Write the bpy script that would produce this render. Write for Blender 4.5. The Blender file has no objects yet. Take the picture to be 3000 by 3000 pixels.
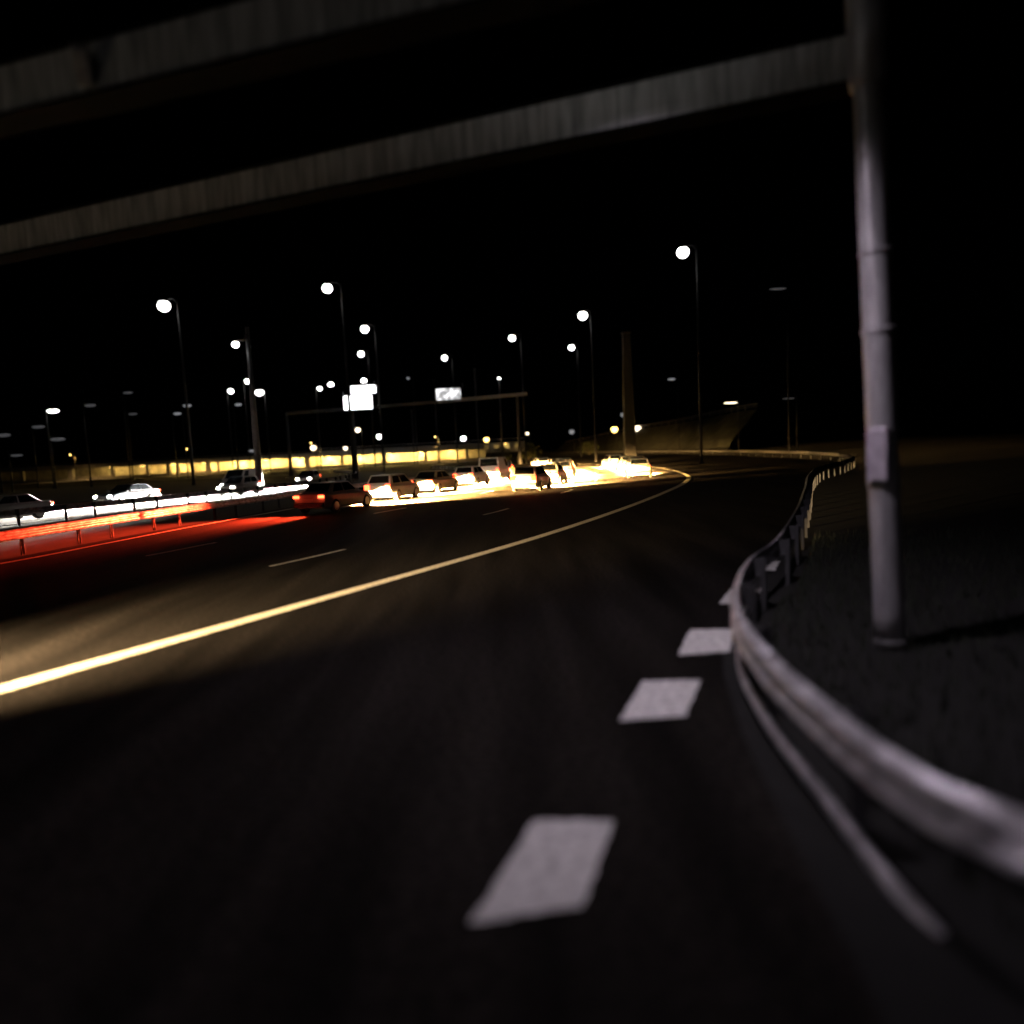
import bpy, math, random
import numpy as np
from mathutils import Matrix, Vector

random.seed(7)
sc = bpy.context.scene
C = sc.collection

# ------------------------------------------------------------------ camera
pitch, roll, EYE = math.atan(180 / 2000), math.radians(2.8), 2.5
F = Vector((0, math.cos(pitch), -math.sin(pitch)))
U = Vector((0, math.sin(pitch), math.cos(pitch)))
Rt = Vector((1, 0, 0))
Rr = Rt * math.cos(roll) - U * math.sin(roll)
Ur = U * math.cos(roll) + Rt * math.sin(roll)
cd = bpy.data.cameras.new('camera')
cam = bpy.data.objects.new('camera', cd)
C.objects.link(cam)
m3 = Matrix((Rr, Ur, -F)).transposed()
cam.matrix_world = Matrix.Translation((0, 0, EYE)) @ m3.to_4x4()
cd.lens, cd.sensor_width = 24.0, 36.0
cd.clip_start, cd.clip_end = 0.1, 5000
cd.dof.use_dof = True
cd.dof.focus_distance = 26
cd.dof.aperture_fstop = 0.19
cd.dof.aperture_blades = 9
sc.camera = cam

# ------------------------------------------------------------------ night sky, moon, exposure
w = bpy.data.worlds.new('World'); sc.world = w; w.use_nodes = True
nt = w.node_tree
bg = nt.nodes['Background']
sky = nt.nodes.new('ShaderNodeTexSky'); sky.sky_type = 'NISHITA'; sky.sun_disc = False
MOON_EL, MOON_ROT = math.radians(35), math.radians(200)
sky.sun_elevation, sky.sun_rotation = MOON_EL, MOON_ROT
nt.links.new(sky.outputs[0], bg.inputs[0]); bg.inputs[1].default_value = 0.00001
sl = bpy.data.lights.new('moon', 'SUN'); sl.energy = 0.0015; sl.angle = math.radians(0.5); sl.color = (0.85, 0.9, 1)
moon = bpy.data.objects.new('moon', sl); C.objects.link(moon)
moon.rotation_euler = (math.radians(55), 0, math.radians(-20))
sc.view_settings.view_transform = 'Standard'; sc.view_settings.look = 'None'
sc.view_settings.exposure = 0; sc.view_settings.gamma = 1; sc.view_settings.use_curve_mapping = False
sc.cycles.use_denoising = True
sc.cycles.max_bounces = 4; sc.cycles.diffuse_bounces = 2; sc.cycles.glossy_bounces = 3
sc.cycles.sample_clamp_indirect = 3
sc.cycles.use_light_tree = True

# ------------------------------------------------------------------ materials
def mat(name, col, rough=0.6, metal=0.0, emit=None, estr=0.0, noise=None, bump=0.0, stretch=None, spec=0.5):
    m = bpy.data.materials.new(name); m.use_nodes = True
    n = m.node_tree.nodes; l = m.node_tree.links; b = n['Principled BSDF']
    b.inputs['Base Color'].default_value = (*col, 1)
    b.inputs['Roughness'].default_value = rough; b.inputs['Metallic'].default_value = metal
    b.inputs['Specular IOR Level'].default_value = spec
    if emit:
        b.inputs['Emission Color'].default_value = (*emit, 1); b.inputs['Emission Strength'].default_value = estr
    if noise:
        scale, amt = noise
        tc = n.new('ShaderNodeTexCoord'); mp = n.new('ShaderNodeMapping')
        l.new(tc.outputs['Object'], mp.inputs[0])
        if stretch: mp.inputs['Scale'].default_value = stretch
        nz = n.new('ShaderNodeTexNoise'); nz.inputs['Scale'].default_value = scale; nz.inputs['Detail'].default_value = 6
        l.new(mp.outputs[0], nz.inputs[0])
        mr = n.new('ShaderNodeMapRange'); mr.inputs[1].default_value = 0.3; mr.inputs[2].default_value = 0.7
        mr.inputs[3].default_value = 1 - amt; mr.inputs[4].default_value = 1 + amt
        l.new(nz.outputs['Fac'], mr.inputs[0])
        mx = n.new('ShaderNodeVectorMath'); mx.operation = 'SCALE'; mx.inputs[0].default_value = col
        l.new(mr.outputs[0], mx.inputs['Scale']); l.new(mx.outputs[0], b.inputs['Base Color'])
        if bump:
            bp = n.new('ShaderNodeBump'); bp.inputs['Strength'].default_value = bump; bp.inputs['Distance'].default_value = 0.02
            l.new(nz.outputs['Fac'], bp.inputs['Height']); l.new(bp.outputs[0], b.inputs['Normal'])
    return m

def asphalt(name, col, rough=0.75):
    m = bpy.data.materials.new(name); m.use_nodes = True
    n = m.node_tree.nodes; l = m.node_tree.links; b = n['Principled BSDF']
    tc = n.new('ShaderNodeTexCoord')
    fine = n.new('ShaderNodeTexNoise'); fine.inputs['Scale'].default_value = 15; fine.inputs['Detail'].default_value = 8
    big = n.new('ShaderNodeTexNoise'); big.inputs['Scale'].default_value = 0.8; big.inputs['Detail'].default_value = 5
    mp = n.new('ShaderNodeMapping'); mp.inputs['Rotation'].default_value = (0, 0, math.radians(26)); mp.inputs['Scale'].default_value = (1.8, 0.2, 1)
    l.new(tc.outputs['Object'], mp.inputs[0]); l.new(mp.outputs[0], big.inputs[0]); l.new(tc.outputs['Object'], fine.inputs[0])
    mul = n.new('ShaderNodeMath'); mul.operation = 'MULTIPLY'
    a = n.new('ShaderNodeMapRange'); a.inputs[1].default_value = .3; a.inputs[2].default_value = .7; a.inputs[3].default_value = .1; a.inputs[4].default_value = 2.3
    c = n.new('ShaderNodeMapRange'); c.inputs[1].default_value = .3; c.inputs[2].default_value = .7; c.inputs[3].default_value = .3; c.inputs[4].default_value = 1.6
    l.new(fine.outputs['Fac'], a.inputs[0]); l.new(big.outputs['Fac'], c.inputs[0])
    l.new(a.outputs[0], mul.inputs[0]); l.new(c.outputs[0], mul.inputs[1])
    mx = n.new('ShaderNodeVectorMath'); mx.operation = 'SCALE'; mx.inputs[0].default_value = col
    l.new(mul.outputs[0], mx.inputs['Scale']); l.new(mx.outputs[0], b.inputs['Base Color'])
    bp = n.new('ShaderNodeBump'); bp.inputs['Strength'].default_value = .5; bp.inputs['Distance'].default_value = .012
    l.new(fine.outputs['Fac'], bp.inputs['Height']); l.new(bp.outputs[0], b.inputs['Normal'])
    b.inputs['Roughness'].default_value = rough; b.inputs['Specular IOR Level'].default_value = 0.04
    return m

def worn_paint(name, col, wear=0.35):
    m = bpy.data.materials.new(name); m.use_nodes = True
    n = m.node_tree.nodes; l = m.node_tree.links; b = n['Principled BSDF']
    tc = n.new('ShaderNodeTexCoord'); nz = n.new('ShaderNodeTexNoise')
    nz.inputs['Scale'].default_value = 11; nz.inputs['Detail'].default_value = 10; nz.inputs['Roughness'].default_value = .7
    l.new(tc.outputs['Object'], nz.inputs[0])
    cr = n.new('ShaderNodeMapRange'); cr.inputs[1].default_value = .25; cr.inputs[2].default_value = .25 + wear; cr.inputs[3].default_value = .25; cr.inputs[4].default_value = 1
    l.new(nz.outputs['Fac'], cr.inputs[0])
    mx = n.new('ShaderNodeVectorMath'); mx.operation = 'SCALE'; mx.inputs[0].default_value = col
    l.new(cr.outputs[0], mx.inputs['Scale']); l.new(mx.outputs[0], b.inputs['Base Color'])
    b.inputs['Roughness'].default_value = .6
    return m

M = {
    'asphalt': asphalt('asphalt', (.0098, .0084, .0076)),
    'earth': mat('earth', (.004, .004, .0035), .95, noise=(3, .6), bump=.4),
    'paint': worn_paint('road paint', (.8, .8, .78)),
    'yellow': worn_paint('yellow road paint', (.9, .84, .66)),
    'steel': mat('galvanised steel', (.7, .69, .72), .34, .5, noise=(5, .55), bump=.25),
    'dullsteel': mat('weathered steel', (.2, .2, .2), .5, .5, noise=(6, .3), bump=.1),
    'column': mat('painted steel column', (.34, .335, .35), .38, .25, noise=(5, .25), stretch=(2, 2, .5), bump=.05),
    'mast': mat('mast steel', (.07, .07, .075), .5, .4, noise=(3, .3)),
    'beam': mat('gantry beam steel', (.46, .46, .46), .6, .1, noise=(4, .45), stretch=(3.5, 3.5, .35)),
    'dark': mat('dark metal', (.006, .006, .0065), .5, .3, noise=(8, .2)),
    'flange_shade': mat('flange shade black', (.008, .008, .008), .95, spec=.02, noise=(4, .3)),
    'concrete': mat('concrete', (.30, .29, .27), .85, noise=(2.5, .3), bump=.2),
    'sodwall': mat('painted wall', (.55, .52, .46), .9, noise=(.8, .3)),
    'grass': mat('grass', (.014, .019, .009), .8, noise=(5, .4)),
    'slope': mat('grassy slope', (.018, .021, .013), .95, noise=(.35, .55), bump=.6),
    'leaf': mat('leaf', (.07, .085, .03), .7, noise=(3, .4)),
    'bark': mat('bark', (.09, .065, .045), .9, noise=(8, .4)),
    'lamp': mat('lit lamp lens', (.8, .8, .8), .4, emit=(1, .98, .95), estr=9),
    'lampdim': mat('dim lamp lens', (.5, .5, .5), .4, emit=(.9, .92, 1), estr=.22),
    'lampfaint': mat('faint lamp lens', (.5, .5, .5), .4, emit=(.92, .92, 1), estr=.05),
    'lampwarm': mat('warm lamp lens', (.8, .8, .8), .4, emit=(1, .82, .55), estr=4),
    'sodium': mat('sodium lamp lens', (.8, .7, .4), .4, emit=(1, .62, .16), estr=7),
    'head': mat('headlight lens', (.9, .9, .9), .15, emit=(1, .86, .58), estr=60),
    'headw': mat('white headlight lens', (.9, .9, .9), .15, emit=(1, .96, .88), estr=60),
    'tail': mat('tail light lens', (.5, .02, .01), .2, emit=(1, .07, .02), estr=12),
    'glass': mat('car glass', (.01, .012, .014), .06, 0),
    'tyre': mat('tyre rubber', (.02, .02, .02), .85, noise=(20, .2)),
    'rim': mat('alloy rim', (.5, .5, .5), .35, .9, noise=(10, .1)),
    'plastic': mat('black plastic', (.02, .02, .02), .6, noise=(15, .2)),
    'plate': mat('number plate', (.7, .7, .66), .5, noise=(6, .1)),
    'signback': mat('sign frame', (.2, .2, .21), .5, .4, noise=(4, .2)),
    'cabinet': mat('cabinet paint', (.42, .38, .44), .5, .2, noise=(6, .25)),
}
for k, c_ in (('car_white', (.75, .75, .74)), ('car_silver', (.5, .51, .53)), ('car_dark', (.03, .033, .04)), ('car_red', (.35, .03, .02)), ('car_sand', (.55, .46, .32)), ('car_blue', (.06, .1, .22))):
    M[k] = mat(k.replace('_', ' paint '), c_, .28, .15, noise=(.9, .06))

# ------------------------------------------------------------------ mesh helpers
class MB:
    def __init__(s): s.v, s.f = [], []
    def add(s, vs, fs):
        o = len(s.v); s.v += [tuple(v) for v in vs]; s.f += [tuple(i + o for i in f) for f in fs]; return s
    def box(s, c, d, rz=0.0):
        x, y, z = d[0] / 2, d[1] / 2, d[2] / 2; cr, sr = math.cos(rz), math.sin(rz)
        vs = []
        for dz in (-z, z):
            for dx, dy in ((-x, -y), (x, -y), (x, y), (-x, y)):
                vs.append((c[0] + dx * cr - dy * sr, c[1] + dx * sr + dy * cr, c[2] + dz))
        return s.add(vs, [(3, 2, 1, 0), (4, 5, 6, 7), (0, 1, 5, 4), (1, 2, 6, 5), (2, 3, 7, 6), (3, 0, 4, 7)])
    def tube(s, pts, rad, n=10, cap=True):
        pts = [Vector(p) for p in pts]
        rads = rad if isinstance(rad, (list, tuple)) else [rad] * len(pts)
        vs, fs = [], []
        for i, p in enumerate(pts):
            t = (pts[min(i + 1, len(pts) - 1)] - pts[max(i - 1, 0)]).normalized()
            a = t.cross(Vector((0, 0, 1)))
            if a.length < 1e-3: a = Vector((1, 0, 0))
            a.normalize(); b = t.cross(a)
            for k in range(n):
                q = 2 * math.pi * k / n
                vs.append(p + a * (rads[i] * math.cos(q)) + b * (rads[i] * math.sin(q)))
        for i in range(len(pts) - 1):
            for k in range(n):
                k2 = (k + 1) % n
                fs.append((i * n + k, (i + 1) * n + k, (i + 1) * n + k2, i * n + k2))
        if cap:
            fs.append(tuple(range(n))); e = (len(pts) - 1) * n; fs.append(tuple(e + k for k in reversed(range(n))))
        return s.add(vs, fs)
    def lathe(s, prof, n=16, c=(0, 0, 0), sx=1, sy=1):
        vs, fs = [], []
        for r, z in prof:
            for k in range(n):
                q = 2 * math.pi * k / n
                vs.append((c[0] + r * sx * math.cos(q), c[1] + r * sy * math.sin(q), c[2] + z))
        for i in range(len(prof) - 1):
            for k in range(n):
                k2 = (k + 1) % n
                fs.append((i * n + k, i * n + k2, (i + 1) * n + k2, (i + 1) * n + k))
        fs.append(tuple(reversed(range(n)))); e = (len(prof) - 1) * n; fs.append(tuple(e + k for k in range(n)))
        return s.add(vs, fs)
    def strip(s, A, B, z=0.0):
        n = len(A)
        vs = [(a[0], a[1], z) for a in A] + [(b[0], b[1], z) for b in B]
        return s.add(vs, [(i, i + 1, n + i + 1, n + i) for i in range(n - 1)])
    def mesh(s, name, m, smooth=False):
        me = bpy.data.meshes.new(name); me.from_pydata(s.v, [], s.f)
        me.materials.append(m)
        if smooth: me.polygons.foreach_set('use_smooth', [True] * len(me.polygons))
        me.update(); return me
    def build(s, name, m, parent=None, smooth=False, loc=None):
        o = bpy.data.objects.new(name, s.mesh(name, m, smooth)); C.objects.link(o)
        if parent: o.parent = parent
        if loc: o.location = loc
        return o

def bevel(o, wd, seg=2):
    b = o.modifiers.new('bevel', 'BEVEL'); b.width = wd; b.segments = seg; b.limit_method = 'ANGLE'
    return o
def tag(o, label=None, cat=None, group=None, kind=None):
    if label: o['label'] = label
    if cat: o['category'] = cat
    if group: o['group'] = group
    if kind: o['kind'] = kind
    return o
def empty(name, loc, rz=0.0):
    o = bpy.data.objects.new(name, None); o.empty_display_size = .2
    o.location = loc; o.rotation_euler = (0, 0, rz); C.objects.link(o); return o
def copy_tree(o, parent=None):
    c = o.copy(); C.objects.link(c); c.parent = parent
    for ch in list(o.children): copy_tree(ch, c)
    return c

def spot_light(name, parent, loc, direction, energy, col, size, blend=.8, soft=.06):
    ld = bpy.data.lights.new(name, 'SPOT'); ld.energy = energy; ld.color = col; ld.spot_size = math.radians(size); ld.spot_blend = blend; ld.shadow_soft_size = soft
    o = bpy.data.objects.new(name, ld); C.objects.link(o); o.parent = parent; o.location = loc
    o.rotation_euler = Vector(direction).to_track_quat('-Z', 'Y').to_euler(); return o

def curve(pts, step=1.0):
    """smooth polyline through pts (Catmull-Rom), resampled every step metres"""
    P = [np.array(p, float) for p in pts]; P = [2 * P[0] - P[1]] + P + [2 * P[-1] - P[-2]]
    out = []
    for i in range(1, len(P) - 2):
        for t in np.linspace(0, 1, 24, endpoint=False):
            p0, p1, p2, p3 = P[i - 1:i + 3]
            out.append(.5 * ((2 * p1) + (-p0 + p2) * t + (2 * p0 - 5 * p1 + 4 * p2 - p3) * t * t + (-p0 + 3 * p1 - 3 * p2 + p3) * t ** 3))
    out.append(P[-2]); out = np.array(out)
    s = np.concatenate([[0], np.cumsum(np.linalg.norm(np.diff(out, axis=0), axis=1))])
    n = max(2, int(s[-1] / step)); q = np.linspace(0, s[-1], n)
    return np.stack([np.interp(q, s, out[:, k]) for k in range(out.shape[1])], 1)
def resample(c, n):
    s = np.concatenate([[0], np.cumsum(np.linalg.norm(np.diff(c, axis=0), axis=1))]); q = np.linspace(0, s[-1], n)
    return np.stack([np.interp(q, s, c[:, k]) for k in range(c.shape[1])], 1)
def tang(c):
    t = np.gradient(c[:, :2], axis=0); return t / np.linalg.norm(t, axis=1, keepdims=True)
def offset(c, d):            # + = to the left of travel
    t = tang(c); return c[:, :2] + np.stack([-t[:, 1], t[:, 0]], 1) * d
def cut(c, y0, y1):          # the first stretch of c between these two y values
    return np.array([p for p in c if y0 <= p[1] <= y1])

# ------------------------------------------------------------------ road lines (world metres, camera stands at 0,0)
EDGE = curve([(-33, -36), (-23, -20), (-13.2, -4), (-8.3, 4), (-6, 8), (-3.3, 12.5), (0, 18.1), (2.4, 22.7), (5, 28.2), (7.7, 34.4), (10.7, 42), (13, 50), (14.7, 61), (15.2, 73), (14.2, 85), (11.5, 97), (6, 112), (-1.5, 126), (-11, 139), (-24, 150), (-42, 159), (-65, 165), (-120, 172)], .8)
L1 = curve([(-26, -20), (-17, -4), (-9.5, 9.5), (-5.9, 16.3), (-4.7, 18.7), (-1.3, 26.7), (-.3, 29.1), (2.5, 37.3), (3.4, 39.7), (5.8, 48), (7.4, 58), (8, 70), (7, 82), (4, 96), (-1.5, 109), (-9, 121), (-18, 131), (-30, 141), (-48, 150), (-70, 156), (-120, 163)], .8)
L2 = curve([(-31, -20), (-21.5, -4), (-13.6, 12), (-10.5, 19.5), (-9.6, 22), (-6.5, 29.5), (-3.3, 37), (-1, 44), (1, 52), (2.3, 60), (2.6, 70), (1.6, 81), (-1.5, 94), (-6.5, 106), (-13.5, 117), (-22.5, 127.5), (-34, 137), (-50, 144), (-70, 150), (-120, 157)], .8)
MED = curve([(-32, -22), (-24.5, -6), (-19.5, 8), (-15.9, 19), (-15.2, 23), (-14.4, 28.5), (-13.2, 34), (-11.7, 41), (-9.3, 48), (-6.8, 55), (-4.9, 63), (-4.8, 74), (-7.5, 88), (-12, 101), (-18.5, 113), (-27, 124), (-40, 134), (-62, 142), (-120, 149)], .8)
ONC = curve([(-45, -22), (-38, -4), (-33, 10), (-29, 24), (-25.9, 33), (-23, 40), (-20.7, 47), (-19, 55), (-17.6, 66), (-18.5, 78), (-22, 92), (-27.5, 104), (-35, 114), (-45, 123), (-62, 131), (-120, 138)], .8)
RAIL = curve([(3.6, 2.45), (2.75, 2.62), (2.2, 2.95), (2.02, 3.5), (2.0, 4.4), (2.05, 5.4), (2.28, 6.8), (2.75, 8.2), (3.55, 10), (4.7, 11.9), (7.2, 17), (10.2, 23.5), (13.6, 31), (17.5, 38.5), (22.5, 46), (27, 54), (31, 66), (34, 84), (36, 110), (36, 142), (33.5, 180), (29, 230), (22, 300), (15, 370)], .2)

# ground: one sheet to the horizon
g = MB(); g.add([(-3000, -300, -.03), (3000, -300, -.03), (3000, 4500, -.03), (-3000, 4500, -.03)], [(0, 1, 2, 3)])
tag(g.build('ground', M['earth']), kind='structure')

def road(name, A, B, m, n=260, across=4):
    A, B = resample(A, n), resample(B, n); mb = MB()
    for k in range(across):
        mb.strip(A + (B - A) * (k / across), A + (B - A) * ((k + 1) / across))
    o = mb.build(name, m); return tag(o, kind='structure')
RSIDE = curve([(-12, -40), (-6, -20), (.5, -4), (1.5, 3), (2.1, 6.8), (3.2, 10), (6.7, 17), (9.8, 23.5), (13.2, 31), (17, 38.5), (22, 46), (26.5, 54), (30.2, 66), (33, 84), (35, 110), (35, 142), (32, 180), (20, 205), (-10, 200), (-60, 190), (-120, 185)], 1)
main_road = road('carriageway', RSIDE, offset(MED, -.3), M['asphalt'], across=8)
onc_road = road('oncoming_carriageway', ONC, offset(ONC, 11.5), M['asphalt'])

def line(name, c, wd, m, par=main_road, z=.006):
    return MB().strip(offset(c, -wd / 2), offset(c, wd / 2), z).build(name, m, par)
line('edge_line', cut(EDGE, -10, 140), .3, M['yellow'])
line('edge_line', cut(offset(MED, -1.15), -5, 110), .17, M['paint'])
line('edge_line', cut(offset(ONC, .5), 5, 100), .17, M['paint'], onc_road)
line('edge_line', cut(offset(ONC, 10.6), 5, 100), .17, M['paint'], onc_road)
def dashes(c, y_start, period=11.7, ln=2.75, n=9, back=1, par=main_road):
    c = resample(c, 4000); s = np.concatenate([[0], np.cumsum(np.linalg.norm(np.diff(c, axis=0), axis=1))])
    s0 = s[np.argmin(abs(c[:, 1] - y_start))]
    for k in range(-back, n):
        a = s0 + k * period
        sel = c[(s >= a) & (s <= a + ln)]
        if len(sel) > 3:
            line('lane_dash', resample(sel, 5), .14, M['paint'], par)
dashes(L1, 16.3); dashes(L2, 19.4)
dashes(offset(ONC, 5.5), 24, n=8, par=onc_road)
# block markings beside the near guardrail
for q in ([(-.33, 3.42), (.28, 3.52), (.58, 4.36), (.04, 4.42)], [(.88, 6.02), (1.5, 6.04), (1.9, 6.98), (1.3, 7.03)], [(1.87, 7.85), (2.5, 7.9), (2.85, 8.85), (2.3, 8.95)],
          [(3.1, 10.3), (3.6, 10.2), (4.1, 11.2), (3.6, 11.3)], [(4.4, 12.8), (4.9, 12.7), (5.4, 13.7), (4.9, 13.8)]):
    vs = []
    for i in range(4):   # slightly ragged outline
        a, b = np.array(q[i]), np.array(q[(i + 1) % 4])
        for t in np.linspace(0, 1, 9, endpoint=False):
            p = a + (b - a) * t + np.random.RandomState(int(abs(a[0] * 97 + a[1] * 31 + t * 50))).uniform(-.012, .012, 2); vs.append((p[0], p[1], .006))
    MB().add(vs, [tuple(range(len(vs)))]).build('block_marking', M['paint'], main_road)

# ------------------------------------------------------------------ guardrails
W_PROF = [(0, -.155), (.012, -.15), (.05, -.115), (.083, -.10), (.083, -.065), (.05, -.045), (.012, -.018), (.012, .018), (.05, .045), (.083, .065), (.083, .10), (.05, .115), (.012, .15), (0, .155)]
def sweep(mb, path, prof, side, zc, tilt=None):
    t = tang(path); nrm = np.stack([-t[:, 1], t[:, 0]], 1) * side; n = len(prof); vs, fs = [], []
    for i, p in enumerate(path):
        for (u, z) in prof: vs.append((p[0] + nrm[i, 0] * u, p[1] + nrm[i, 1] * u, zc + z))
    for i in range(len(path) - 1):
        for k in range(n - 1):
            fs.append((i * n + k, (i + 1) * n + k, (i + 1) * n + k + 1, i * n + k + 1))
    mb.add(vs, fs)
def guardrail(name, label, path, side, zc=.62, seg=4.0, post_every=2.0, rub=None, steel='steel', steel_to=None):
    root = empty(name, (path[0][0], path[0][1], 0)); tag(root, label, 'guardrail')
    loc = np.array(path[0][:2]); path = path[:, :2] - loc
    s = np.concatenate([[0], np.cumsum(np.linalg.norm(np.diff(path, axis=0), axis=1))])
    a = 0
    j = 0
    def piece(a, b):
        q = np.linspace(max(a, 0), min(b, s[-1]), max(3, int((b - a) / .35))); return np.stack([np.interp(q, s, path[:, 0]), np.interp(q, s, path[:, 1])], 1)
    while a < s[-1] - .3:
        sel = piece(a - .12, a + seg + .12)
        if len(sel) >= 2:
            mb = MB(); p = sel.copy()
            sweep(mb, p, W_PROF, side, zc)
            if j % 2: # alternate panels sit a sheet's thickness proud so that the laps read
                mb = MB(); sweep(mb, offset(p, side * .007), [(u, z * 1.012) for u, z in W_PROF], side, zc)
            o = mb.build('rail_beam', M[steel if steel_to is None or a < steel_to else 'mast'], root, smooth=True)  # beyond steel_to the rail is darkened in colour to look unlit
            so = o.modifiers.new('sheet', 'SOLIDIFY'); so.thickness = .004; so.offset = -side
        a += seg; j += 1
    if rub is not None:
        MBr = MB(); pr = path[(s >= rub[0]) & (s <= rub[1])]
        sweep(MBr, pr, [(.0, -.06), (.03, -.055), (.045, -.025), (.045, .025), (.03, .055), (0, .06)], side, .13)
        MBr.v = [(x, y_, z - .2 * max(0, 1 - (k // 6) / 9) ** 2) for k, (x, y_, z) in enumerate(MBr.v)]
        MBr.build('lower_rail', M[steel], root, smooth=True)
    t = tang(path); post_me = block_me = None
    for d in np.arange(.8, s[-1], post_every):
        i = np.argmin(abs(s - d)); nx, ny = -t[i, 1] * side, t[i, 0] * side
        rz = math.atan2(ny, nx)
        if post_me is None:
            pm = MB(); hh = zc + .14
            pm.box((0, 0, hh / 2 - .05), (.006, .11, hh + .1)); pm.box((.03, .055, hh / 2 - .05), (.06, .006, hh + .1)); pm.box((.03, -.055, hh / 2 - .05), (.06, .006, hh + .1))
            post_me = pm.mesh('post', M['mast']); block_me = MB().box((0, 0, 0), (.10, .09, .26)).mesh('spacer_block', M['mast'])
        o = bpy.data.objects.new('post', post_me); C.objects.link(o); o.parent = root
        o.location = (path[i, 0] - nx * .17, path[i, 1] - ny * .17, 0); o.rotation_euler = (0, 0, rz)
        b = bpy.data.objects.new('spacer_block', block_me); C.objects.link(b); b.parent = root
        b.location = (path[i, 0] - nx * .055, path[i, 1] - ny * .055, zc); b.rotation_euler = (0, 0, rz)
    return root, path, t, s
near = RAIL[RAIL[:, 1] < 62]; near = near[:np.argmax(near[:, 1]) + 1]
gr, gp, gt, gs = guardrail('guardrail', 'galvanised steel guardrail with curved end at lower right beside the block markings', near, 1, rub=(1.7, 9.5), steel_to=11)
# bolt slots on the near beam
for d in (1.62, 1.85, 4.35, 4.6):
    i = np.argmin(abs(gs - d)); nx, ny = -gt[i, 1], gt[i, 0]
    bm_ = MB().lathe([(.0, .0), (.035, .002), (.03, .012), (.0, .016)], 10, sx=1, sy=.55)
    o = bm_.build('bolt', M['dark'], gr)
    o.matrix_local = Matrix.Translation((gp[i, 0] + nx * .012, gp[i, 1] + ny * .012, .62)) @ Vector((nx, ny, 0)).to_track_quat('Z', 'Y').to_matrix().to_4x4()
far = RAIL[np.argmax(RAIL[:, 1] > 62):][::4]
guardrail('guardrail', 'thin distant guardrail running level behind the grey gantry column at right', far, 1, zc=.66, post_every=4, seg=8, steel='dullsteel')
medp = cut(MED, 0, 100)
guardrail('guardrail', 'long median guardrail lit red by tail lights at left', medp, -1, zc=.66)

guardrail('guardrail', 'far side median guardrail edging the glaring oncoming lanes', cut(offset(ONC, -.9), 4, 105), 1, zc=.66)

# ------------------------------------------------------------------ overhead gantries above the camera
def gantry_near(label, A, B, zb, post_at, post_r, far_post, extras=None):
    root = empty('overhead_gantry', (post_at[0], post_at[1], 0)); tag(root, label, 'gantry')
    ox, oy = post_at
    d = Vector((B[0] - A[0], B[1] - A[1], 0)); ln = d.length; d.normalize(); rz = math.atan2(d.y, d.x)
    mid = ((A[0] + B[0]) / 2 - ox, (A[1] + B[1]) / 2 - oy, zb + .25)
    bm_ = bevel(MB().box((0, 0, 0), (ln, .34, .5)).build('beam', M['beam'], root, loc=mid), .03); bm_.rotation_euler = (0, 0, rz)
    st = MB().box((0, 0, 0), (.03, .02, .46)).mesh('stiffener', M['beam'])
    n = int(ln / 1.15)
    for k in range(n):
        o = bpy.data.objects.new('stiffener', st); C.objects.link(o); o.parent = bm_
        o.location = (-ln / 2 + (k + .5) * ln / n + random.uniform(-.12, .12), -.178, 0)
    fl = MB().box((0, 0, 0), (ln, .4, .03)).mesh('flange', M['flange_shade'])  # flanges coloured black so the beam's underside stays in shade
    for z in (-.267, .267):
        o = bpy.data.objects.new('flange', fl); C.objects.link(o); o.parent = bm_; o.location = (0, 0, z)
    for px, py, r in ((0, 0, post_r), (far_post[0] - ox, far_post[1] - oy, post_r)):
        col = MB().lathe([(r * 1.03, 0), (r, .4), (r * .97, 3), (r * .95, zb - .1), (r * .95, zb + .0)], 28).build('column', M['column'], root, True, (px, py, 0))
        MB().lathe([(r * 1.16, 0), (r * 1.16, .05), (r * 1.22, .08), (r * 1.22, 2.2), (r * 1.1, 2.3)], 28).build('column_sleeve', M['column'], col, True, (0, 0, zb - .12))
        for z, hh, k in ((1.9, .03, 1.05), (3.62, .05, 1.05), (4.5, .03, 1.04)):
            MB().lathe([(r * k, 0), (r * (k + .02), .01), (r * (k + .02), hh), (r * k, hh + .01)], 28).build('band', M['column'], col, True, (0, 0, z))
        MB().lathe([(r * 1.12, -.03), (r * 1.1, .06), (r * 1.0, .09)], 28).build('base_collar', M['dullsteel'], root, True, (px, py, 0))
    return root, d
PX, PY = 4.40, 7.9
g1, dirv = gantry_near('grey steel gantry with tall round column at right and long overhead beam', (PX - .2, PY + .2), (PX - 21, PY + 7.6), 6.42, (PX, PY), .165, (PX - 20.5, PY + 7.3))
colm = [o for o in g1.children if o.name.startswith('column')][0]
colm.rotation_euler = (0, math.radians(-2.2), 0)   # the old column leans a little
ca = math.atan2(-PY, -PX)
cb = MB().box((0, 0, 0), (.12, .22, .6)).build('junction_box', M['cabinet'], g1, loc=(math.cos(ca - .3) * .17 - .08, math.sin(ca - .3) * .17, 2.25)); cb.rotation_euler = (0, 0, ca - .3); bevel(cb, .02)
g2, _ = gantry_near('second overhead gantry beam crossing the top left corner', (7.5, 4.3), (-14, 10.5), 6.42, (7.2, 4.4), .185, (-13.6, 10.4))
fl_ = bevel(MB().box((0, 0, 0), (.5, .16, .3)).build('floodlight', M['dark'], g2, loc=(.9 - 7.2, 6.62 - 4.4, 7.05)), .02); fl_.rotation_euler = (math.radians(35), 0, math.radians(-8))
MB().box((0, .09, 0), (.44, .02, .24)).build('lens', M['lamp'], fl_)
MB().tube([(0, -.08, 0), (0, -.3, .04)], .03, 8).build('bracket', M['dullsteel'], fl_)
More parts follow.
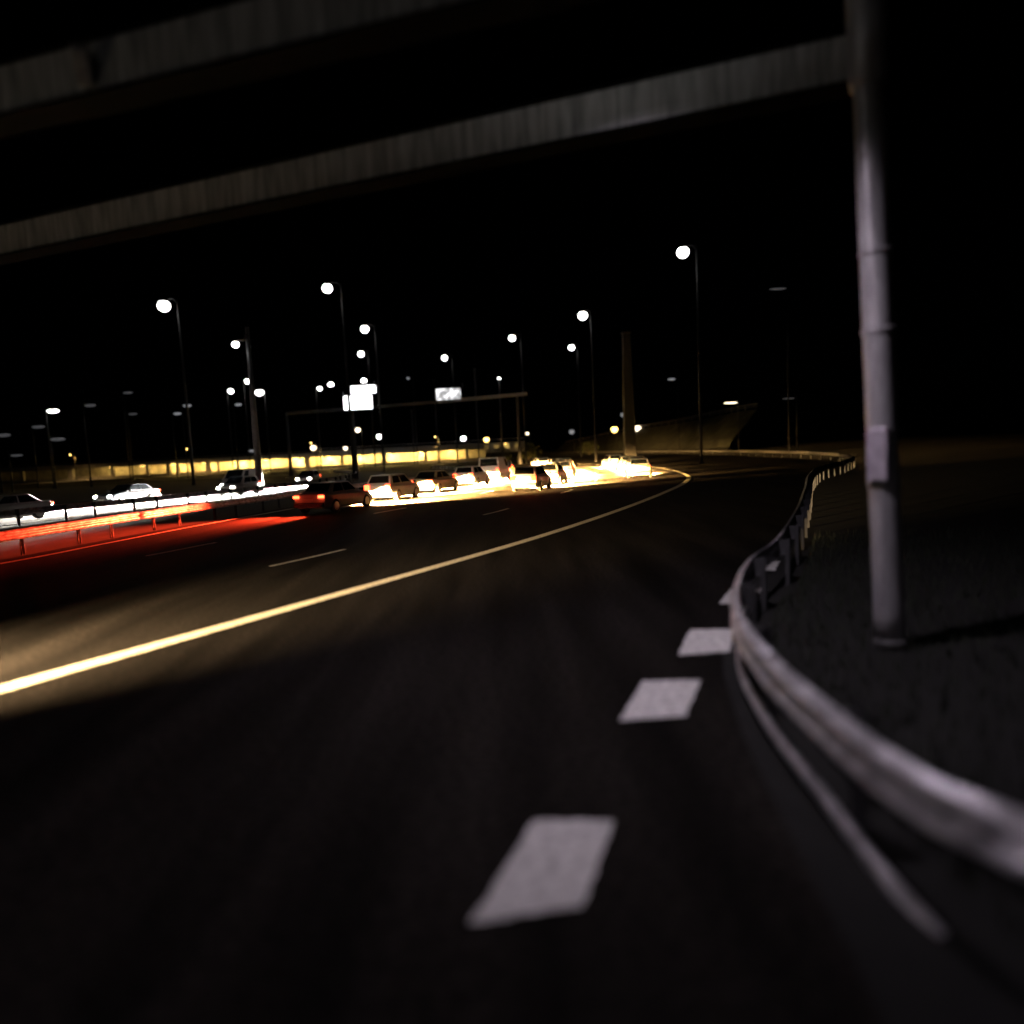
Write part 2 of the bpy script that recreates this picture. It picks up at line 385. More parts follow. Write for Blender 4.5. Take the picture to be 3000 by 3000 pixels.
spot_light('floodlight_beam', g2, (.9 - 7.2, 6.8 - 4.4, 6.95), (.14, .32, -1), 1000, (1, .85, 1), 118, .8, .12)
cc = empty('security_camera', (-4.15, 7.35, 6.62)); tag(cc, 'small pale camera housing on the upper beam at top left', 'camera')
o = bevel(MB().box((0, 0, 0), (.16, .34, .15)).build('housing', M['column'], cc), .02); o.rotation_euler = (math.radians(-50), 0, math.radians(20))
MB().tube([(0, .02, 0), (0, .16, .05), (0, .3, .05)], .025, 8).build('bracket', M['dullsteel'], cc)

# ------------------------------------------------------------------ street lamps
def lens_mesh(r, m, flat=.55, n=18):
    return MB().lathe([(.0, -r * flat), (r * .42, -r * flat * .9), (r * .76, -r * flat * .64), (r * .96, -r * flat * .25), (r, r * flat * .1), (r * .9, r * flat * .42), (r * .65, r * flat * .74), (r * .3, r * flat * .92)], n).mesh('lens', m, True)
def lamp(label, head, col_dx, lens_m='lamp', r=.75, col_top=.6, thick=.16, cat='street lamp', group=None, tall=True, tilt=None, light=0, lcol=(1, .95, .9), mastm='mast', flat=.95, name='street_lamp', long=1.0, rz=0.0):
    r *= .78; hx, hy, hz = head; cx, cy = hx + col_dx, hy + (.4 if tall else .1)
    root = empty(name, (cx, cy, 0)); tag(root, label, cat, group)
    H = hz + max(col_top, r * 1.2)
    MB().lathe([(thick * 1.9, 0), (thick * 1.9, .12), (thick * 1.25, .2), (thick, H * .4), (thick * .62, H), (.0, H + .02)], 12).build('column', M[mastm], root, True)
    dx = hx - cx; dy = hy - cy
    MB().tube([(0, 0, H - .5), (dx * .3, dy * .3, hz + r * 1.2), (dx * .75, dy * .75, hz + r * 1.1), (dx, dy, hz + r * flat * 1.0)], [thick * .5, thick * .42, thick * .36, thick * .3], 8).build('arm', M[mastm], root, True)
    hs = MB().lathe([(r * .7, r * flat * .74), (r * .62, r * flat * .86), (r * .3, r * flat * 1.02), (r * .1, r * flat * 1.1), (0, r * flat * 1.1)], 18, sx=long).build('housing', M['dark'], root, True, (dx, dy, hz))
    ln = bpy.data.objects.new('lens', lens_mesh(r, M[lens_m], flat)); C.objects.link(ln); ln.parent = hs; ln.scale = (long, 1, 1)
    hs.rotation_euler = (math.radians(tilt or 0), 0, rz)
    if light:
        ld = bpy.data.lights.new('lamp_light', 'SPOT'); ld.energy = light; ld.color = lcol; ld.spot_size = math.radians(150); ld.spot_blend = .8; ld.shadow_soft_size = .25
        lo = bpy.data.objects.new('lamp_light', ld); C.objects.link(lo); lo.parent = root; lo.location = (dx, dy, hz - r * flat - .1)
    return root
GT = 'tall lit street lamps'
lamp('largest and highest lit lamp, at right beside the grey column', (20.1, 77, 23.2), 1.6, group=GT, r=.85, mastm='dark')
lamp('second highest lit lamp of the right hand row', (12.9, 112, 23.5), 1.3, group=GT, r=.95, mastm='dark')
lamp('lit lamp above the right end of the distant sign gantry', (1.6, 130, 23.4), 1.6, group=GT, r=.8, mastm='dark')
lamp('lit lamp directly above the small white sign', (-13.1, 152, 23.4), 1.6, group=GT, r=.8, mastm='dark')
lamp('large lit lamp standing alone at far upper left', (-43.9, 91, 23.4), 1.6, group=GT, r=1.0, mastm='dark')
lamp('highest lit lamp left of centre', (-21.3, 86, 23.4), 1.6, group=GT, r=.78, mastm='dark')
lamp('lit lamp below the highest one, upper of a close pair', (-22.8, 115, 23.6), 1.6, group=GT, r=.85, mastm='dark')
lamp('lit lamp above the glaring sign, lower of a close pair', (-34.6, 168, 27.5), 1.6, group=GT, r=.95, mastm='dark')
lamp('grey mast with one lit lamp near its top at left', (-23.1, 60, 12.75), .95, group=GT, r=.4, col_top=1.5, thick=.26, mastm='mast')
lamp('lit lamp just behind the lower part of the grey mast', (-70.7, 190, 24.9), -1.2, group=GT, r=.95, mastm='dark')
lamp('lit lamp left of the foot of the grey mast', (-77.5, 195, 23.0), -1.2, group=GT, r=.95, mastm='dark')
lamp('lit lamp right of the foot of the grey mast', (-65.9, 185, 21.2), 1.2, group=GT, r=1.05, mastm='dark', long=1.4)
lamp('small lit lamp right of the second highest right hand lamp', (17.5, 180, 28.3), 1.5, group=GT, r=1.0, mastm='dark')
lamp('small lit lamp high to the left of the glaring sign', (-51.1, 190, 22.0), -1.2, group=GT, r=.8, mastm='dark')
lamp('tiny lit lamp between the two gantry signs', (-26.7, 190, 23.6), 1.2, group=GT, r=.5, lens_m='lampdim', mastm='dark')
GD = 'dim far street lamps'
for lab, x, y, z, lm, r, lg in (
        ('brightest lamp of the dim cluster at far left', -72.2, 110, 12.3, 'lamp', .55, 2.2),
        ('dim grey lamp right of the brightest far left lamp', -66.2, 110, 12.9, 'lampfaint', .45, 2.6),
        ('highest dim lamp of the far left cluster', -76.4, 140, 17.9, 'lampfaint', .4, 3.2),
        ('dim lamp below the highest of the far left cluster', -75.8, 140, 13.6, 'lampfaint', .35, 3.4),
        ('dim lamp, upper of two close left of the grey mast', -69.3, 150, 15.6, 'lampdim', .55, 2.2),
        ('dim lamp, lower of two close left of the grey mast', -71.6, 150, 14.0, 'lampdim', .5, 2.2),
        ('dim lamp close left of the grey mast foot', -66.0, 170, 17.0, 'lampdim', .6, 1.8),
        ('faint lamp under the brightest far left lamp', -81.6, 120, 10.6, 'lampfaint', .5, 3.0),
        ('faint wide lamp low in the far left cluster', -71.9, 110, 7.8, 'lampfaint', .5, 3.2),
        ('faint lamp at the left edge of the picture', -73.2, 100, 8.3, 'lampfaint', .5, 2.8),
        ('lowest faint lamp at the left edge', -71.6, 100, 5.3, 'lampfaint', .3, 4.0),
        ('small dim lamp low over the lit underpass', -71.0, 190, 5.9, 'lampdim', .6, 2.0),
        ('dim elongated lamp at right above the embankment', 36, 150, 16.2, 'lampdim', .45, 2.4),
        ('long warm lamp at the top end of the embankment', 39, 120, 8.9, 'lampwarm', .22, 7.0),
        ('thin faint lamp high near the grey column', 37.6, 95, 22.6, 'lampfaint', .25, 6.0),
        ('very faint thin lamp low near the grey column', 45, 110, 8.6, 'lampfaint', .16, 8.0)):
    lamp(lab, (x, y, z), 1.4 if x > 0 else -1.4, lens_m=lm, r=r, thick=.1, group=GD, mastm='dark', flat=.7, long=lg, rz=math.radians(0))
GS = 'low warm lamps along the far road'
for lab, x, y, z, lm, r in (
        ('orange lamp left of the pair on the embankment', 38.7, 250, 8.3, 'sodium', 1.5),
        ('pale orange lamp right of the pair on the embankment', 47.2, 250, 8.3, 'lampwarm', 1.5),
        ('small dim lamp above the embankment pair', 35.3, 210, 11.7, 'lampdim', 1.0),
        ('warm lamp left of the sign post, low over the underpass', -54, 190, 5.9, 'lampwarm', 1.0),
        ('smaller warm lamp beside the foot of the sign post', -45.9, 193, 5.4, 'lampwarm', .75),
        ('white lamp right of the sign post', -35.6, 190, 8.1, 'lamp', .95),
        ('orange square lamp on the sign post', -34.9, 160, 9.0, 'lampwarm', .8),
        ('bluish white lamp over the parapet openings', -13.1, 200, 6.7, 'lamp', .95),
        ('yellow lamp over the right end of the parapet', -6.4, 200, 6.0, 'sodium', 1.0),
        ('tiny warm lamp right of the sign gantry', 6.4, 230, 7.9, 'lampwarm', .6),
        ('dim bluish lamp left of the embankment pair', 22.2, 240, 8.0, 'lampdim', 1.2)):
    lamp(lab, (x, y, z), .8, lens_m=lm, r=r, thick=.1, group=GS, mastm='dark')
# unseen roadside lamp added behind the camera to light the near things
lamp('added unseen roadside lamp behind the viewpoint', (-4.4, -3.5, 8.2), 5.6, group=GT, r=.4, light=1000, lcol=(1, .84, 1), mastm='mast')

# ------------------------------------------------------------------ distant sign gantry
sg = empty('sign_gantry', (1.9, 122, 0)); tag(sg, 'distant sign gantry with thin posts and two lit signs', 'gantry')
for x in (0, -40.9, -29.2):
    MB().lathe([(.45, 0), (.4, .3), (.28, 4), (.2, 12.6 if x == 0 else 10.9)], 10).build('post', M['mast'], sg, True, (x, 0, 0))
def bar(x0, z0, x1, z1, t=.5):
    return MB().add([(x0, -.2, z0 - t / 2), (x1, -.2, z1 - t / 2), (x1, .2, z1 - t / 2), (x0, .2, z0 - t / 2), (x0, -.2, z0 + t / 2), (x1, -.2, z1 + t / 2), (x1, .2, z1 + t / 2), (x0, .2, z0 + t / 2)],
                    [(3, 2, 1, 0), (4, 5, 6, 7), (0, 1, 5, 4), (1, 2, 6, 5), (2, 3, 7, 6), (3, 0, 4, 7)])
bar(-41, 11.0, -29.3, 11.2).build('beam', M['mast'], sg); bar(-29.1, 11.2, -14, 11.7).build('beam', M['mast'], sg); bar(-14, 11.7, 1.8, 12.35, .6).build('beam', M['column'], sg)
def face_mat(name, strength, blot):
    m = mat(name, (.8, .8, .8), .5, emit=(.97, .98, 1), estr=strength)
    if blot:
        n = m.node_tree.nodes; l = m.node_tree.links; tc = n.new('ShaderNodeTexCoord'); nz = n.new('ShaderNodeTexNoise'); nz.inputs['Scale'].default_value = 1.3
        l.new(tc.outputs['Object'], nz.inputs[0]); mr = n.new('ShaderNodeMapRange'); mr.inputs[1].default_value = .42; mr.inputs[2].default_value = .6; mr.inputs[3].default_value = .35; mr.inputs[4].default_value = strength
        l.new(nz.outputs['Fac'], mr.inputs[0]); l.new(mr.outputs[0], n['Principled BSDF'].inputs['Emission Strength'])
    return m
def sign(x0, x1, z0, z1, fm, lights):
    s = bevel(MB().box((0, 0, 0), (x1 - x0, .2, z1 - z0)).build('sign_panel', M['signback'], sg, loc=((x0 + x1) / 2, -.55, (z0 + z1) / 2)), .05)
    bevel(MB().box((0, -.14, 0), (x1 - x0 - .2, .08, z1 - z0 - .2)).build('sign_face', fm, s), .02)
    for lx in lights:
        MB().tube([(lx, -.1, (z1 - z0) / 2 - .3), (lx, -.8, (z1 - z0) / 2 + .6)], .07, 6).build('light_arm', M['mast'], s)
    return s
fm1 = face_mat('glaring sign face', 4, False)
s1 = sign(-30.6, -25.4, 10.9, 13.55, fm1, (-2.4,)); s1_glare = sign(-29.2, -24.6, 13.65, 15.2, fm1, (2.1,))  # upper glowing panel added to give the sign's glare a ragged outline
s2 = sign(-14.3, -9.8, 11.8, 14.0, face_mat('lit sign face', 1.6, True), (2.6,))
for lx, lz in ((-32.4, 15.5), (-26.6, 15.9)):
    f_ = MB().lathe([(.0, -.35), (.4, -.3), (.55, 0), (.3, .3), (0, .4)], 12).build('floodlight', M['lamp'], sg, True, (lx, -1.2, lz))
GP = 'thin poles behind the sign gantry'
def thin_pole(lab, x, y, h, r=.16, lens=None):
    t = empty('lamp_post', (x, y, 0)); tag(t, lab, 'pole', GP)
    MB().lathe([(r * 1.6, 0), (r * 1.4, .3), (r, 1), (r * .7, h), (0, h + .05)], 10).build('column', M['mast'], t, True)
    MB().lathe([(.28, 0), (.32, .12), (.18, .3), (0, .34)], 10).build('cap', M['lamp'] if lens else M['mast'], t, True, (0, 0, h))
    return t
thin_pole('thin pole left of the small white sign', -18.2, 176, 21.0)
thin_pole('thin pole right of the small white sign', -6.6, 150, 20.3)
thin_pole('thin pole with bright tip near the right end of the gantry', -1.3, 140, 17.0, lens=True)
thin_pole('thin pole between the two gantry signs', -23.5, 170, 13.4)
py_ = empty('concrete_pylon', (19.4, 110, 0)); tag(py_, 'dim square concrete pylon between main road and embankment', 'pylon')
bevel(MB().add([(-.95, -.95, 0), (.95, -.95, 0), (.95, .95, 0), (-.95, .95, 0), (-.6, -.6, 20), (.6, -.6, 20), (.6, .6, 20), (-.6, .6, 20)], [(3, 2, 1, 0), (4, 5, 6, 7), (0, 1, 5, 4), (1, 2, 6, 5), (2, 3, 7, 6), (3, 0, 4, 7)]).build('shaft', M['dark'], py_), .08)
bevel(MB().box((0, 0, .3), (2.6, 2.6, .6)).build('footing', M['dark'], py_), .06)
bevel(MB().box((0, 0, 20.15), (1.5, 1.5, .3)).build('cap', M['dark'], py_), .05)

# ------------------------------------------------------------------ viaduct with sodium lit openings
VY = 200
va = empty('viaduct', (-60, VY, 0)); tag(va, 'long low viaduct with sodium lit openings along the horizon', 'viaduct')
MB().box((-22, 0, 3.6), (150, 7, .5)).build('deck', M['concrete'], va)
MB().box((-22, -3.62, 4.05), (150, .22, .95)).build('parapet', M['concrete'], va)
MB().box((-22, 3.2, 1.7), (150, .3, 3.4)).build('back_wall', M['sodwall'], va)
for x in (-96, -80, -66, -54, -44, -38, -35.2, -31, -26.5, -23.5, -18, 2, 12, 24, 36, 48):
    bevel(MB().box((0, 0, 0), (random.choice((.7, .9, 1.5)), .8, 3.34)).build('pier', M['concrete'], va, loc=(x, -3.0, 1.68)), .05)
MB().box((-22, -2.95, .4), (150, .25, .8)).build('dwarf_wall', M['concrete'], va)
MB().tube([(-97, -3.6, 5.05), (53, -3.6, 5.05)], .06, 6).build('handrail', M['dullsteel'], va)
for k in range(16):
    x = -92 + k * 9
    if x < -62: continue
    fx = MB().box((x, 0, 3.28), (1.2, .3, .12)).build('soffit_light', M['sodium'], va)
    ld = bpy.data.lights.new('soffit_lamp', 'POINT'); ld.color = (1, .6, .14); ld.shadow_soft_size = .2
    ld.energy = 4500 if -24 < x < 38 else 2200 if x > -43 else 500
    lo = bpy.data.objects.new('soffit_lamp', ld); C.objects.link(lo); lo.parent = va; lo.location = (x, 0, 2.9)
ra = empty('ramp_bridge', (-28, 216, 0)); tag(ra, 'upper ramp bridge with row of small lit openings and rail', 'bridge')
MB().box((0, 0, 5.0), (66, 6, .45)).build('deck', M['concrete'], ra)
MB().box((0, 2.6, 3.5), (66, .3, 2.4)).build('back_wall', M['sodwall'], ra)
MB().box((0, -2.6, 2.7), (66, .3, 1.2)).build('front_wall', M['concrete'], ra)
MB().box((-17, -2.6, 4.05), (32, .28, 1.5)).build('front_panel', M['concrete'], ra)
for k in range(11):
    bevel(MB().box((0, 0, 0), (1.5, .34, 1.46)).build('baluster', M['concrete'], ra, loc=(.2 + k * 3.2, -2.6, 4.05)), .03)
MB().tube([(-33, -2.8, 5.9), (33, -2.8, 6.2)], .09, 6).build('handrail', M['steel'], ra)
for k in range(20): MB().tube([(-32 + k * 3.4, -2.8, 5.2), (-32 + k * 3.4, -2.8, 6.1)], .05, 6).build('rail_post', M['dullsteel'], ra)
for k in range(6):
    ld = bpy.data.lights.new('ramp_lamp', 'POINT'); ld.energy = 260; ld.color = (1, .66, .2); ld.shadow_soft_size = .15
    lo = bpy.data.objects.new('ramp_lamp', ld); C.objects.link(lo); lo.parent = ra; lo.location = (-28 + k * 11, 0, 4.5)
    MB().box((-28 + k * 11, 0, 4.72), (.8, .2, .1)).build('soffit_light', M['sodium'], ra)
# street lamps of the viaduct deck light its face and parapet
for k, x in enumerate((-120, -88, -54, -20)):
    r_ = lamp(['lamp hanging over the far left of the viaduct', 'lamp over the left part of the viaduct', 'lamp over the middle of the viaduct', 'lamp over the right part of the viaduct'][k], (x, VY - 12, 7.2), .9, lens_m='sodium', r=.25, thick=.09, group='small sodium lamps before the viaduct', light=6000, lcol=(1, .55, .18), mastm='dark')

# ------------------------------------------------------------------ embankment at right
emb = MB()
top = curve([(29, 350, 4.6), (38, 300, 6.2), (46.7, 260, 7.9), (50, 200, 8.1), (50.5, 150, 8.5), (52, 143, 8.6)], 4)
bot = top.copy(); bot[:, 0] -= 9; bot[:, 1] -= 6; bot[:, 2] = .0
rows = 7; n = len(top); vs, fs = [], []
rs = np.random.RandomState(3)
for k in range(rows + 1):
    t = k / rows; p = bot + (top - bot) * t
    jit = rs.uniform(-.35, .35, (n, 3)) * (0 if k in (0, rows) else 1)
    vs += [tuple(q) for q in (p + jit)]
for k in range(rows):
    for i in range(n - 1): fs.append((k * n + i, k * n + i + 1, (k + 1) * n + i + 1, (k + 1) * n + i))
o_ = emb.add(vs, fs).build('embankment', M['slope']); tag(o_, kind='structure')
fe = empty('embankment_fence', tuple(top[-1])); tag(fe, 'low rail fence climbing along the crest of the embankment', 'fence')
rel = top - top[-1]
MB().tube([(p[0], p[1], p[2] + 1.1) for p in rel], .14, 6).build('top_rail', M['dullsteel'], fe)
MB().tube([(p[0], p[1], p[2] + .6) for p in rel], .07, 6).build('lower_rail', M['dullsteel'], fe)
pm = MB().box((0, 0, .5), (.12, .12, 1.3)).mesh('post', M['dullsteel'])
for p in rel[::2]:
    o = bpy.data.objects.new('post', pm); C.objects.link(o); o.parent = fe; o.location = tuple(p)

# ------------------------------------------------------------------ shrubs beyond the road
def shrub(lab, x, y, h, wd, n=420):
    t = empty('shrub', (x, y, 0)); tag(t, lab, 'shrub', 'shrubs before the ramp bridge')
    st = MB()
    for k in range(5):
        a = k * 1.3; st.tube([(0, 0, 0), (math.cos(a) * wd * .15, math.sin(a) * wd * .15, h * .4), (math.cos(a) * wd * .35, math.sin(a) * wd * .35, h * .8)], [.06, .04, .015], 5)
    st.build('stem', M['bark'], t)
    lf = MB()
    for k in range(n):
        u = random.random() ** .5; a = random.uniform(0, 6.28); z = random.uniform(.12, 1) * h
        rr = wd * .5 * u * (math.sin(math.pi * min(.95, z / h)) * .8 + .25) * random.uniform(.7, 1.2)
        p = Vector((math.cos(a) * rr, math.sin(a) * rr, z)); s_ = random.uniform(.12, .3)
        q = Matrix.Rotation(random.uniform(0, 6.28), 3, 'Z') @ Matrix.Rotation(random.uniform(.2, 1.4), 3, 'X')
        lf.add([p + q @ Vector(v) for v in ((-s_ * .5, 0, 0), (0, -s_, .0), (s_ * .5, 0, .03), (0, s_, 0))], [(0, 1, 2, 3)])
    lf.build('foliage', M['leaf'], t)
shrub('orange tinged shrub left of the gantry post foot', -1.5, 150, 3.4, 5)
shrub('shrub right of the gantry post foot', 4.5, 158, 4.2, 6)
shrub('low dark shrub near the embankment start', 24, 205, 4.0, 7)

# ------------------------------------------------------------------ grass of the verge
gm = MB()
for k in range(9000):
    y = random.uniform(1.5, 17); x0 = np.interp(y, RAIL[10:300, 1], RAIL[10:300, 0]) + .35
    x = x0 + random.random() ** 1.4 * 7
    h_ = random.uniform(.05, .2); a = random.uniform(0, 6.28); wd = random.uniform(.006, .014); lean = random.uniform(-.08, .08)
    ca_, sa_ = math.cos(a) * wd, math.sin(a) * wd
    gm.add([(x - ca_, y - sa_, -.03), (x + ca_, y + sa_, -.03), (x + lean, y + lean * .6, h_)], [(0, 1, 2)])
tag(gm.build('verge_grass', M['grass']), 'dark rough grass on the verge behind the guardrail', 'grass', kind='stuff')

# ------------------------------------------------------------------ cars
def make_car(kind):
    root = empty('car', (0, 0, 0))
    if kind == 'van':
        ST = [(-2.45, .40, 1.05, .80), (-2.40, .30, 1.12, .92), (-1.6, .24, 1.14, .95), (0, .22, 1.12, .96), (1.5, .22, 1.08, .94), (2.05, .25, .95, .9), (2.35, .34, .75, .78)]
        gb, gtp, zt, hb, ht = (-2.38, 1.75), (-2.3, .75), 2.0, .90, .80
    elif kind == 'hatch':
        ST = [(-2.0, .40, .86, .70), (-1.95, .28, .98, .82), (-1.4, .22, .97, .87), (0, .20, .93, .88), (1.1, .20, .90, .87), (1.7, .22, .80, .83), (2.0, .3, .66, .72)]
        gb, gtp, zt, hb, ht = (-1.92, 1.0), (-1.55, .2), 1.48, .80, .62
    else:
        ST = [(-2.28, .40, .84, .70), (-2.22, .28, .98, .82), (-1.6, .22, .98, .88), (0, .20, .93, .9), (1.2, .20, .90, .89), (1.95, .22, .78, .85), (2.28, .3, .65, .73)]
        gb, gtp, zt, hb, ht = (-1.85, 1.0), (-1.15, .2), 1.42, .80, .62
    mb = MB(); n = 10; vs = []
    for (y, zl, zb, hw) in ST:
        half = [(hw * .86, zl), (hw * .98, zl + .10), (hw, (zl + zb) / 2), (hw * .97, zb - .09), (hw * .86, zb)]
        sec = half + [(-x, z) for x, z in reversed(half)]
        vs += [(x, y, z) for x, z in sec]
    fs = []
    for i in range(len(ST) - 1):
        for k in range(n):
            k2 = (k + 1) % n; fs.append((i * n + k, i * n + k2, (i + 1) * n + k2, (i + 1) * n + k))
    fs.append(tuple(range(n))); fs.append(tuple((len(ST) - 1) * n + k for k in reversed(range(n))))
    mb.add(vs, fs)
    zb = .88 if kind != 'van' else 1.04
    A = [(-hb, gb[0], zb), (hb, gb[0], zb), (hb, gb[1], zb), (-hb, gb[1], zb)]; B = [(-ht, gtp[0], zt), (ht, gtp[0], zt), (ht, gtp[1], zt), (-ht, gtp[1], zt)]
    mb.add(A + B, [(4, 5, 6, 7), (0, 1, 5, 4), (1, 2, 6, 5), (2, 3, 7, 6), (3, 0, 4, 7)])
    body = bevel(mb.build('body', M['car_silver'], root), .05, 3)
    def pane(name, q, u0, u1, v0, v1, off=.012):
        q = [Vector(p) for p in q]
        P = lambda u, v: q[0].lerp(q[1], u).lerp(q[3].lerp(q[2], u), v)
        nr = (q[1] - q[0]).cross(q[3] - q[0]).normalized() * off
        f = [P(u0, v0) + nr, P(u1, v0) + nr, P(u1, v1) + nr, P(u0, v1) + nr]
        MB().add(f + [p - nr * .9 for p in f], [(0, 1, 2, 3), (4, 7, 6, 5), (0, 4, 5, 1), (1, 5, 6, 2), (2, 6, 7, 3), (3, 7, 4, 0)]).build(name, M['glass'], root)
    pane('rear_window', [A[0], A[1], B[1], B[0]], .08, .92, .28, .9)
    pane('windscreen', [A[2], A[3], B[3], B[2]], .06, .94, .16, .94)
    if kind == 'van':
        pane('side_window', [A[1], A[2], B[2], B[1]], .68, .92, .2, .85); pane('side_window', [A[3], A[0], B[0], B[3]], .08, .32, .2, .85)
    else:
        for a, b in ((.1, .46), (.5, .9)):
            pane('side_window', [A[1], A[2], B[2], B[1]], a, b, .2, .88); pane('side_window', [A[3], A[0], B[0], B[3]], 1 - b, 1 - a, .2, .88)
    y0, y1 = ST[0][0], ST[-1][0]; hw = ST[3][3]
    bevel(MB().box((0, y0 - .03, .45), (hw * 1.75, .14, .22)).build('rear_bumper', M['plastic'], root), .04)
    bevel(MB().box((0, y1 + .01, .42), (hw * 1.6, .14, .2)).build('front_bumper', M['plastic'], root), .04)
    MB().box((0, y1 + .03, .60), (.8, .04, .1)).build('grille', M['plastic'], root)
    MB().box((0, y0 - .06, .68), (.5, .02, .11)).build('number_plate', M['plate'], root); MB().box((0, y1 + .09, .44), (.5, .02, .11)).build('number_plate', M['plate'], root)
    wz = .33
    for sx in (-1, 1):
        for wy in (y0 + .85, y1 - .85):
            ty = MB().lathe([(.2, -.1), (.30, -.1), (wz, -.06), (wz, .06), (.30, .1), (.2, .1)], 20).build('wheel', M['tyre'], root, False, (sx * (hw - .085), wy, wz)); ty.rotation_euler = (0, math.radians(90), 0)
            rm = MB().lathe([(.0, -.105), (.12, -.108), (.21, -.1), (.21, .1), (.12, .108), (0, .105)], 16).build('rim', M['rim'], ty)
        mi = bevel(MB().box((sx * (hw + .1), gb[1] - .25, zb + .1), (.2, .1, .13)).build('mirror', M['plastic'], root), .03)
        tz = .82 if kind != 'van' else .95
        bevel(MB().box((0, 0, 0), (.30 if kind != 'van' else .16, .10, .13 if kind == 'sedan' else .3)).build('tail_light', M['tail'], root, loc=(sx * (hw - .24), y0 - .02, tz)), .03)
        MB().lathe([(.0, -.1), (.10, -.08), (.16, 0), (.10, .07), (0, .08)], 14, sx=1.1, sy=.7).build('headlight', M['head'], root, True, (sx * (hw - .30), y1 - .06, .66)).rotation_euler = (math.radians(90), 0, 0)
    root['half'] = hw; root['rear'] = y0; root['front'] = y1
    return root
PROTO = {k: make_car(k) for k in ('sedan', 'hatch', 'van')}
used = set()
def place_car(kind, lab, x, y, rz, paint, head=300, tail=60, hcol=(1, .53, .15), group=None, white=False, hdown=1.0, hsize=92, tsize=80):
    root = PROTO[kind] if kind not in used else copy_tree(PROTO_SRC[kind])
    if kind not in used: used.add(kind)
    if 'group' in root: del root['group']
    root.location = (x, y, .006); root.rotation_euler = (0, 0, rz)
    tag(root, lab, 'van' if kind == 'van' else 'car', group)
    for ch in root.children:
        b = ch.name.split('.')[0]
        if b == 'body': ch.material_slots[0].link = 'OBJECT'; ch.material_slots[0].material = M[paint]
        if b == 'headlight' and white: ch.material_slots[0].link = 'OBJECT'; ch.material_slots[0].material = M['headw']
    lights.append((root, kind, head, tail, hcol, hdown, hsize, tsize))
    return root
PROTO_SRC = PROTO; lights = []
def along(c, y, off=0.0):
    cc_ = offset(c, off) if off else c[:, :2]; i = int(np.argmin(abs(cc_[:, 1] - y))); t = tang(cc_)[i]
    return cc_[i, 0], cc_[i, 1], math.atan2(t[1], t[0]) - math.pi / 2
def mid(A, B, k=.5):
    A, B = resample(cut(A, -4, 120), 400), resample(cut(B, -4, 120), 400); return A + (B - A) * k
LANE3 = mid(L2, offset(MED, -1.15), .52); LANE2 = mid(L1, L2); LANE1 = mid(EDGE, L1)
GL, GM, GO = 'cars queuing in the left lane', 'cars in the middle lane', 'oncoming cars'
ordn = ['nearest', 'second', 'third', 'fourth', 'fifth', 'sixth', 'seventh', 'eighth']
pal = ['car_silver', 'car_white', 'car_sand', 'car_white', 'car_white', 'car_silver', 'car_sand', 'car_white']
cname = {'car_white': 'white', 'car_silver': 'silver', 'car_sand': 'sand coloured', 'car_red': 'dark red', 'car_blue': 'dark blue', 'car_dark': 'black'}
jobs = []
for k, y in enumerate((33.5, 39.6, 45.8, 52, 58.4, 65, 72, 80)):
    kind = ('sedan', 'hatch', 'sedan', 'hatch', 'van', 'sedan', 'hatch', 'sedan')[k]; p = pal[k]
    x, yy, rz = along(LANE3, y, random.uniform(-.2, .2))
    place_car(kind, f'{cname[p]} {"van" if kind == "van" else "car"} with red tail lights, {ordn[k]} in the left lane queue', x, yy, rz, p, 4000000, 34000 if k == 0 else 0, group=GL)
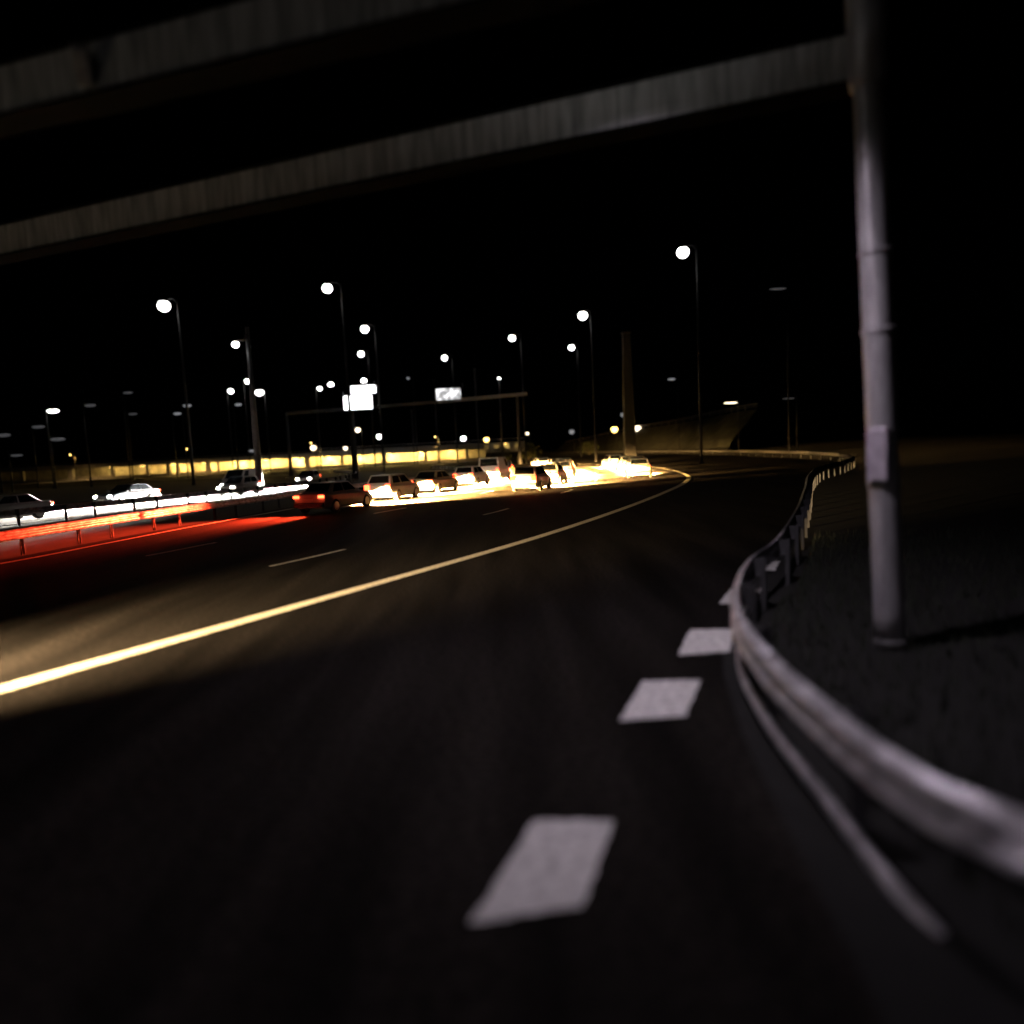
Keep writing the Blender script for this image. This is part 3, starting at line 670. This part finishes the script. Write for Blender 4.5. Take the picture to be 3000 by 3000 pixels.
for k, y in enumerate((42.5, 49, 55.5, 62, 69, 76, 84)):
    kind = ('hatch', 'sedan', 'hatch', 'sedan', 'hatch', 'sedan', 'hatch')[k]; p = pal[(k + 3) % 8]
    x, yy, rz = along(LANE2, y, random.uniform(-.2, .2))
    place_car(kind, f'{cname[p]} car with red tail lights, {ordn[k]} in the middle lane', x, yy, rz, p, 4000000, 0, group=GM)
for k, y in enumerate((53, 60, 67.5, 76)):
    kind = ('sedan', 'hatch', 'sedan', 'hatch')[k]; p = ('car_white', 'car_sand', 'car_silver', 'car_white')[k]
    x, yy, rz = along(LANE1, y, random.uniform(-.2, .2))
    place_car(kind, f'{cname[p]} car with red tail lights, {ordn[k]} in the right lane before the bend', x, yy, rz, p, 3000000, 0, group='cars in the right lane')
x, yy, rz = along(LANE1, 3.2)
place_car('sedan', 'silver car entering beyond the left edge with warm headlights', x, yy, rz, 'car_silver', 62000, 0, hcol=(1, .68, .34), hsize=58, hdown=.36, group='cars nearest the viewpoint')
OL = offset(ONC, 3.0); OL2 = offset(ONC, 7.6)
for k, (ln_, y) in enumerate(((OL2, 50), (OL, 55), (OL2, 64), (OL, 70), (OL, 37))):
    x, yy, rz = along(ln_, y); p = ('car_dark', 'car_white', 'car_silver', 'car_dark', 'car_white')[k]
    lab = ('dark oncoming car facing the camera with glaring headlights at left', 'white oncoming car behind the dark one, second in the near lane', 'silver oncoming car following the dark one', 'dark oncoming car at the back of the oncoming lanes', 'oncoming car half cut off by the left edge of the picture')[k]
    place_car(('sedan', 'hatch', 'van', 'hatch', 'sedan')[k], lab, x, yy, rz + math.pi, p, 4000000, 0, hcol=(1, .93, .82), group=GO, white=True, hdown=.36, hsize=54)
aim = {GL: .55, GM: .45, 'cars nearest the viewpoint': .12}     # beams swung right to flood the next lane with light
for root, kind, head, tail, hcol, hdown, hsize, tsize in lights:
    hw, r0, f0 = root['half'], root['rear'], root['front']
    for sx in (-1, 1):
        if head: spot_light('headlight_beam', root, (sx * (hw - .3), f0 + .12, .66), (.32 if hcol[2] > .7 else aim.get(root.get('group'), 0), 1, -hdown), head, hcol, hsize, 1.0)
        if tail: spot_light('tail_light_glow', root, (sx * (hw - .24), r0 - .12, .82), (-.62, -1, -.22), tail, (1, .05, .015), tsize, 1.0)
